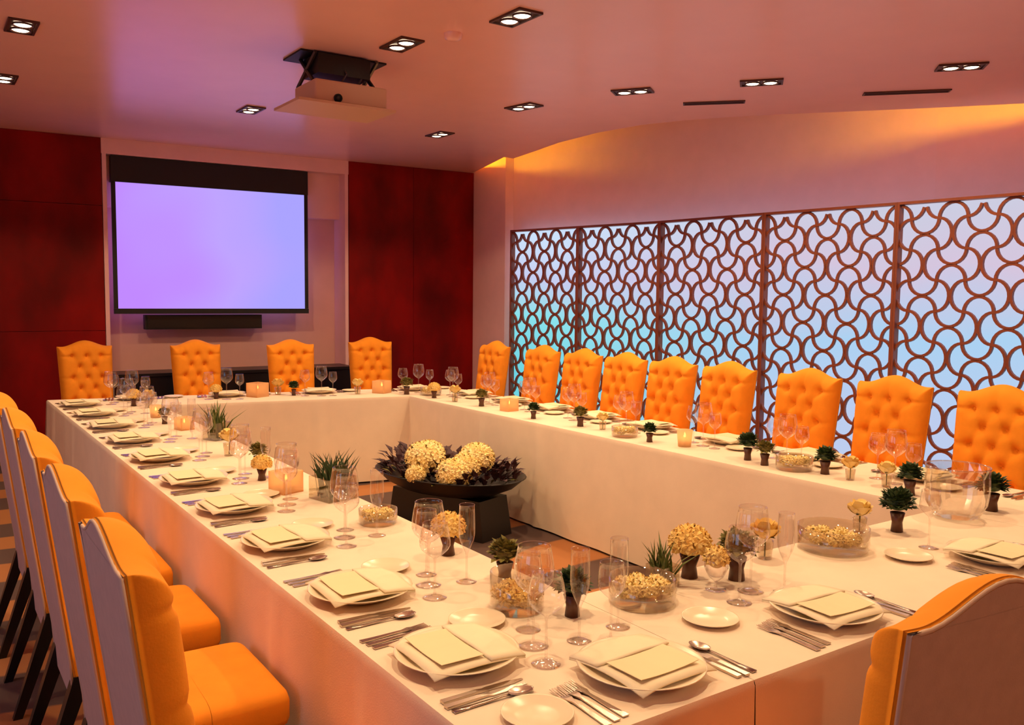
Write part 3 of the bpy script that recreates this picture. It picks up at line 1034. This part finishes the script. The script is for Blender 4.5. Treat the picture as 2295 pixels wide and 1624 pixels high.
def leaf_ball(mb, c, r, n, L, w, seed, sq=.8, lo=-.3):
    rnd = random.Random(seed)
    for i in range(n):
        d = Vector((rnd.gauss(0, 1), rnd.gauss(0, 1), rnd.gauss(0.1, 1))).normalized()
        if d.z < lo:
            d.z = -d.z
        p = Vector(c) + Vector((d.x, d.y, d.z * sq)) * r * rnd.uniform(.35, .75)
        leaf(mb, p, d + Vector((rnd.uniform(-.4, .4), rnd.uniform(-.4, .4), rnd.uniform(-.1, .4))), L * rnd.uniform(.7, 1.2), w, rnd.uniform(0, .4))
def cup(h, r0, r1, n=16, th=.0025):
    return [(0, .004), (r0 - th, .004), (r1 - th, h - .001), (r1, h), (r0, 0), (0, 0)]

def rose_parts(mat, seed, vase='vase_glass', vh=.055, br=.034):
    v = MB().lathe(cup(vh, .021, .025), 16).mesh('vase', vase, True)
    s = MB()
    s.tube([(0, 0, .006), (.002, 0, vh + .02)], .0025, 5)
    b = MB()
    core(b, (0, 0, vh + .03), br * .75, 1.0)
    for ring, (rr, n, zt) in enumerate(((.55, 4, 1.35), (.80, 5, 1.15), (1.05, 5, .90))):
        for k in range(n):
            a0 = 2 * PI * k / n + ring * .6
            def fn(u, v, a0=a0, rr=rr, n=n, zt=zt):
                a = a0 + (u - .5) * 2 * PI / n * 1.35
                edge = 1 - .35 * abs(2 * u - 1) ** 3
                q = rr * br * (.35 + .65 * math.sin(PI / 2 * min(1, v * 1.3))) + (br * .22 * max(0, v - .7) / .3)
                return (q * math.cos(a), q * math.sin(a), vh + .008 + br * zt * 1.15 * v * edge)
            b.grid(5, 5, fn)
    l = MB()
    for k in range(3):
        a = k * 2.1 + seed
        leaf(l, Vector((0, 0, vh + .008)), Vector((math.cos(a), math.sin(a), .2)), .04, .010)
    return [('vase', v), ('bloom', b.mesh('bloom', mat, True), (0, 0, 0), [('sepal_leaves', l.mesh('sepals', 'stem_green'))]), ('stem', s.mesh('stem', 'stem_green'))]
def hydr_parts(mat, seed, vase='brown_vase', vh=.06, r=.05):
    v = MB().lathe([(0, .004), (.019, .004), (.015, vh * .5), (.025, vh), (.0265, vh), (.0175, vh * .5), (.022, 0), (0, 0)], 16).mesh('vase', vase, True)
    b = MB()
    core(b, (0, 0, vh + r * .62), r * .86)
    petals_ball(b, (0, 0, vh + r * .62), r, 70, .014, seed)
    return [('vase', v), ('bloom', b.mesh('bloom', mat))]
def plant_parts(mat, seed, vase='brown_vase', vh=.065, r=.055, n=110, sq=.75):
    v = MB().lathe([(0, .004), (.020, .004), (.017, vh * .5), (.026, vh), (.0275, vh), (.0195, vh * .5), (.023, 0), (0, 0)], 16).mesh('vase', vase, True)
    f = MB()
    core(f, (0, 0, vh + r * .55), r * .62, .7)
    leaf_ball(f, (0, 0, vh + r * .55), r, n * 2, .026, .0115, seed, sq, -.5)
    return [('vase', v), ('foliage', f.mesh('foliage', mat))]
def grass_parts(mat, seed, w=.05, vh=.09, gl=.12, n=46):
    v = MB()
    for a in range(4):
        v.box(-w, w, w - .003, w, .0, vh, Matrix.Rotation(a * PI / 2, 4, 'Z'))
    v.box(-w, w, -w, w, 0, .004)
    g = MB()
    rnd = random.Random(seed)
    for i in range(n):
        p = Vector((rnd.uniform(-w, w) * .7, rnd.uniform(-w, w) * .7, .006))
        d = Vector((rnd.gauss(0, .22), rnd.gauss(0, .22), 1))
        L = (vh + gl) * rnd.uniform(.6, 1.0)
        s = Vector((rnd.uniform(-1, 1), rnd.uniform(-1, 1), 0)).normalized() * .0045
        m = p + d * L * .6
        t = p + d * L + Vector((d.x, d.y, -.3)) * L * .25
        g.add([p - s, p + s, m + s * 1.3, m - s * 1.3, t], [(0, 1, 2, 3), (3, 2, 4)])
    return [('vase', v.mesh('vase', 'vase_glass')), ('grass_blades', g.mesh('grass', mat))]
def votive_parts(w=.042, h=.075, square=True):
    if square:
        v = MB()
        for a in range(4):
            v.box(-w, w, w - .004, w, 0, h, Matrix.Rotation(a * PI / 2, 4, 'Z'))
        v.box(-w, w, -w, w, 0, .005)
    else:
        v = MB().lathe(cup(h, w * .8, w), 18)
    c = MB().lathe([(0, .006), (w * .62, .006), (w * .62, h * .45), (0, h * .45)], 14)
    f = MB().lathe([(0, 0), (.004, .005), (.005, .010), (.0025, .018), (0, .026)], 8, Matrix.Translation((0, 0, h * .45 + .006)))
    k = MB()
    k.tube([(0, 0, h * .45), (0, 0, h * .45 + .008)], .001, 4)
    return [('holder', v.mesh('holder', 'frosted_glass', not square)), ('candle', c.mesh('candle', 'wax', True), (0, 0, 0), [('wick', k.mesh('wick', 'black_satin')), ('flame', f.mesh('flame', 'flame', True))])]
def bowl_parts(mat, seed, r=.095, h=.075, n=7):
    v = MB().lathe([(0, .005), (r * .9, .005), (r - .003, .02), (r - .003, h), (r, h), (r, .016), (r * .92, 0), (0, 0)], 28)
    out = [('bowl', v.mesh('bowl', 'vase_glass', True))]
    rnd = random.Random(seed)
    for i in range(n):
        a = i * 2 * PI / max(1, n - 1)
        q = 0 if i == n - 1 else r * .56
        b = MB()
        core(b, (0, 0, .022), .020)
        petals_ball(b, (0, 0, .022), .026, 26, .011, seed + i)
        out.append(('blossom', b.mesh('blossom', mat), (q * math.cos(a), q * math.sin(a), rnd.uniform(.012, .03))))
    return out
def goblet_parts(mat, seed):
    g = MB().lathe([(0, .004), (.028, .002), (.028, 0), (.005, .004), (.004, .022), (.02, .035), (.032, .06), (.034, .10), (.032, .10), (.03, .06), (.018, .038), (0, .034)], 18)
    b = MB()
    core(b, (0, 0, .085), .026, 1.0)
    petals_ball(b, (0, 0, .088), .031, 30, .014, seed)
    return [('goblet', g.mesh('goblet', 'crystal', True)), ('bloom', b.mesh('bloom', mat))]
def cut_bowl_parts():
    prof = [(.055, 0), (.085, .01), (.112, .06), (.120, .12), (.118, .18), (.122, .215)]
    v = MB()
    n = 36
    vs, fs = [], []
    for r, z in prof:
        for i in range(n):
            a = 2 * PI * i / n
            rr = r * (1 + (.035 if i % 2 else -.02) * (1 if .005 < z < .2 else .2))
            vs.append((rr * math.cos(a), rr * math.sin(a), z))
    for j in range(len(prof) - 1):
        for i in range(n):
            k = (i + 1) % n
            fs.append((j * n + i, j * n + k, (j + 1) * n + k, (j + 1) * n + i))
    fs.append(tuple(range(n - 1, -1, -1)))
    v.add(vs, fs)
    rim = MB()
    rim.tube([(.122 * math.cos(2 * PI * i / 36), .122 * math.sin(2 * PI * i / 36), .216) for i in range(36)], .003, 6, True)
    return [('bowl', v.mesh('cut_bowl', 'cut_glass')), ('rim', rim.mesh('rim', 'cut_glass', True))]

KINDS = {}
def kind(key, name, cat, desc, fn, *a, **k):
    KINDS[key] = (name, cat, desc, fn(*a, **k))
kind('rose', 'rose_vase', 'flower vase', 'cream rose in a tiny glass', rose_parts, 'cream_petal', 1)
kind('gold', 'rose_vase', 'flower vase', 'golden rose in a tiny glass', rose_parts, 'gold_petal', 2, br=.036)
kind('hyd', 'hydrangea_vase', 'flower vase', 'pale hydrangea in a small brown vase', hydr_parts, 'gold_petal', 3)
kind('green', 'potted_plant', 'plant', 'dark green plant in a brown vase', plant_parts, 'dark_leaf', 4)
kind('biggreen', 'potted_plant', 'plant', 'large dark green plant in a brown vase', plant_parts, 'dark_leaf', 5, vh=.075, r=.072, n=170)
kind('olive', 'potted_plant', 'plant', 'olive green plant in a brown vase', plant_parts, 'olive_leaf', 6)
kind('grass', 'grass_vase', 'grass vase', 'square glass of green grass', grass_parts, 'grass_leaf', 7)
kind('spiky', 'grass_vase', 'grass vase', 'wide square glass of spiky green blades', grass_parts, 'dark_leaf', 8, w=.075, vh=.10, gl=.13, n=80)
kind('votive', 'votive_candle', 'candle', 'lit candle in a frosted square holder', votive_parts)
kind('tumbler', 'votive_candle', 'candle', 'lit candle in a round frosted tumbler', votive_parts, .036, .075, False)
kind('bowl', 'flower_bowl', 'flower bowl', 'low round glass bowl of floating blossoms', bowl_parts, 'cream_petal', 10)
kind('bigbowl', 'flower_bowl', 'flower bowl', 'wide low glass bowl of cream blossoms', bowl_parts, 'cream_petal', 11, r=.125, h=.085, n=8)
kind('cube', 'flower_cube', 'flower vase', 'large clear glass drum of cream blossoms', bowl_parts, 'gold_petal', 12, r=.075, h=.105, n=7)
kind('goblet', 'flower_goblet', 'flower goblet', 'golden bloom in a stemmed glass', goblet_parts, 'gold_petal', 13)
kind('cut', 'crystal_bowl', 'bowl', 'tall cut crystal bowl', cut_bowl_parts)

def deco(key, x, y, where, rz=0.0, sc=1.0):
    nm, cat, desc, parts = KINDS[key]
    thing(nm, desc + ' ' + where, cat, (x, y, TZ + .0006), rz, desc + 's on the tables', parts, (sc, sc, sc) if sc != 1 else None)
RT = 'on the right table'
for key, x, y, w, sc in (
        ('olive', 2.89, 4.61, 'on the right table near the far corner', 1), ('votive', 2.93, 4.27, 'on the right table before the second farthest chair', 1.25),
        ('green', 2.83, 3.81, 'on the right table inner edge, farthest of three', .85), ('olive', 2.89, 3.34, 'on the right table behind the middle chairs', 1),
        ('rose', 2.93, 3.15, 'on the right table at mid length', 1), ('green', 2.85, 2.61, 'on the right table inner edge, at mid length', .85),
        ('tumbler', 2.92, 2.38, 'on the right table at mid length', 1.35), ('bowl', 2.86, 2.85, 'on the right table at mid length', .9),
        ('biggreen', 2.90, 1.88, 'on the right table before the third chair', .9), ('olive', 2.86, 1.73, 'on the right table, nearest the camera', .95),
        ('bowl', 2.90, 1.57, 'on the right table toward the camera', 1), ('green', 2.94, 1.41, 'on the right table beside the low bowl', 1),
        ('gold', 2.92, 1.25, 'on the right table beside the dark plant', 1), ('rose', 2.93, 1.06, 'on the right table toward the camera', 1.05),
        ('green', 2.86, .90, 'on the right table behind the crystal bowl', 1.05), ('cut', 2.63, .56, 'at the near right table corner', 1),
        ('green', 2.88, .54, 'beside the tall crystal bowl', 1.15),
        ('biggreen', 2.22, .57, 'on the near table beside the cream rose', 1), ('rose', 2.08, .64, 'on the near table inner edge', 1.1),
        ('bigbowl', 1.80, .56, 'on the near table', 1), ('gold', 1.50, .62, 'on the near table before the wide bowl', 1.15),
        ('olive', 1.24, .52, 'on the near table beside the pale hydrangea', 1.15), ('hyd', 1.13, .62, 'on the near table inner edge', 1.25),
        ('goblet', 1.11, .49, 'on the near table beside the pale hydrangea', 1.15), ('grass', 1.00, .61, 'on the near table behind the low bowl', .75),
        ('bowl', .84, .53, 'at the near left table corner', 1.05), ('green', .60, .56, 'at the near left table corner', .95),
        ('cube', .50, .69, 'on the left table at the near corner', 1.05), ('olive', .60, .90, 'on the left table behind the near drum', 1.0),
        ('hyd', .60, 1.25, 'on the left table by the second place', 1.1), ('bowl', .58, 1.76, 'on the left table by the third place', .8),
        ('spiky', .60, 2.25, 'on the left table by the fourth place', 1), ('votive', .47, 2.48, 'on the left table by the spiky grass', 1.3),
        ('hyd', .46, 2.78, 'on the left table by the fifth place', .9), ('olive', .55, 3.10, 'on the left table between fifth and sixth place', .9),
        ('rose', .52, 3.50, 'on the left table by the sixth place', 1.3), ('grass', .62, 4.08, 'on the left table by the seventh place', 1.2),
        ('votive', .55, 4.58, 'on the left table between seventh and eighth place', 1.1), ('olive', .5, 4.9, 'on the left table by the eighth place', .8),
        ('tumbler', .52, 5.25, 'on the left table by the ninth place', 1.2), ('rose', .60, 5.85, 'on the left table by the far corner', 1.2),
        ('hyd', .52, 6.0, 'on the left table by the far corner', 1.0),
        ('hyd', 1.21, 6.17, 'on the far table beside its left votive', .9), ('votive', 1.56, 6.15, 'on the far table at its middle', 1.6),
        ('gold', 1.76, 6.20, 'on the far table beside the votive', 1.2), ('biggreen', 1.86, 6.08, 'on the far table', .75),
        ('rose', 2.39, 5.90, 'on the far table toward the right', 1.2), ('votive', 2.62, 5.88, 'on the far table toward the right corner', 1.5),
        ('olive', 2.76, 5.66, 'at the far right table corner', 1.1), ('hyd', 2.84, 5.30, 'on the right table at the far corner', 1.0),
        ('bowl', 2.92, 5.50, 'at the far right table corner', 1), ('rose', 2.86, 4.98, 'on the right table near the far corner', 1.2)):
    deco(key, x, y, w, random.uniform(0, .6), sc)

# ---------------------------------------------------------------- centrepiece planter on the floor
axis = math.atan2(4.33 - 3.46, 1.96 - 2.25)
t = thing('flower_planter', 'wide black pedestal planter of cream hydrangeas inside the table ring', 'planter', (2.19, 3.94, 0), axis)
mb = MB()
mb.hexa([(-.44, -.16, 0), (.44, -.16, 0), (.44, .16, 0), (-.44, .16, 0)], [(-.40, -.15, .27), (.40, -.15, .27), (.40, .15, .27), (-.40, .15, .27)])
link('pedestal', mb.mesh('pedestal', 'planter_black'), t)
mb = MB()
mb.lathe([(0, .2705), (.30, .2705), (.40, .29), (.52, .34), (.60, .405), (.612, .41), (.60, .415), (.50, .36), (.38, .32), (0, .31)], 40, None, 1, .67)
link('planter_bowl', mb.mesh('planter_bowl', 'planter_black', True), t)
mb = MB()
rnd = random.Random(3)
for i in range(420):
    a = rnd.uniform(0, 2 * PI)
    q = math.sqrt(rnd.uniform(.02, 1)) * .56
    p = Vector((q * math.cos(a), q * .60 * math.sin(a), .35 + rnd.uniform(0, .12) + .04 * (1 - q / .56)))
    leaf(mb, p, Vector((math.cos(a) * .6 + rnd.uniform(-.5, .5), math.sin(a) * .6 + rnd.uniform(-.5, .5), rnd.uniform(.2, 1.1))), rnd.uniform(.07, .12), rnd.uniform(.02, .032), .3)
fo = link('foliage', mb.mesh('foliage', 'plum_leaf'), t)
fo['kind'] = 'stuff'
mb = MB()
for i in range(50):
    a = rnd.uniform(0, 2 * PI)
    q = rnd.uniform(.1, .5)
    leaf(mb, Vector((q * math.cos(a), q * .7 * math.sin(a), .38)), Vector((math.cos(a), math.sin(a), rnd.uniform(.2, .8))), .10, .022, .2)
fo = link('green_sprigs', mb.mesh('green_sprigs', 'olive_leaf'), t)
fo['kind'] = 'stuff'
Mi = Matrix.Rotation(-axis, 4, 'Z')
for k, (dx, dy, z, r) in enumerate(((-.20, -.02, .52, .135), (-.13, -.29, .45, .115), (.08, -.24, .53, .115), (-.02, -.27, .49, .10), (-.33, -.12, .44, .055), (-.08, .14, .52, .10))):
    b = MB()
    core(b, (0, 0, 0), r * .9)
    petals_ball(b, (0, 0, 0), r, 150, .026, 40 + k, .85, -.6)
    p = Mi @ Vector((dx, dy, z))
    link('hydrangea_head', b.mesh('hydrangea_head', 'cream_petal'), t, tuple(p))
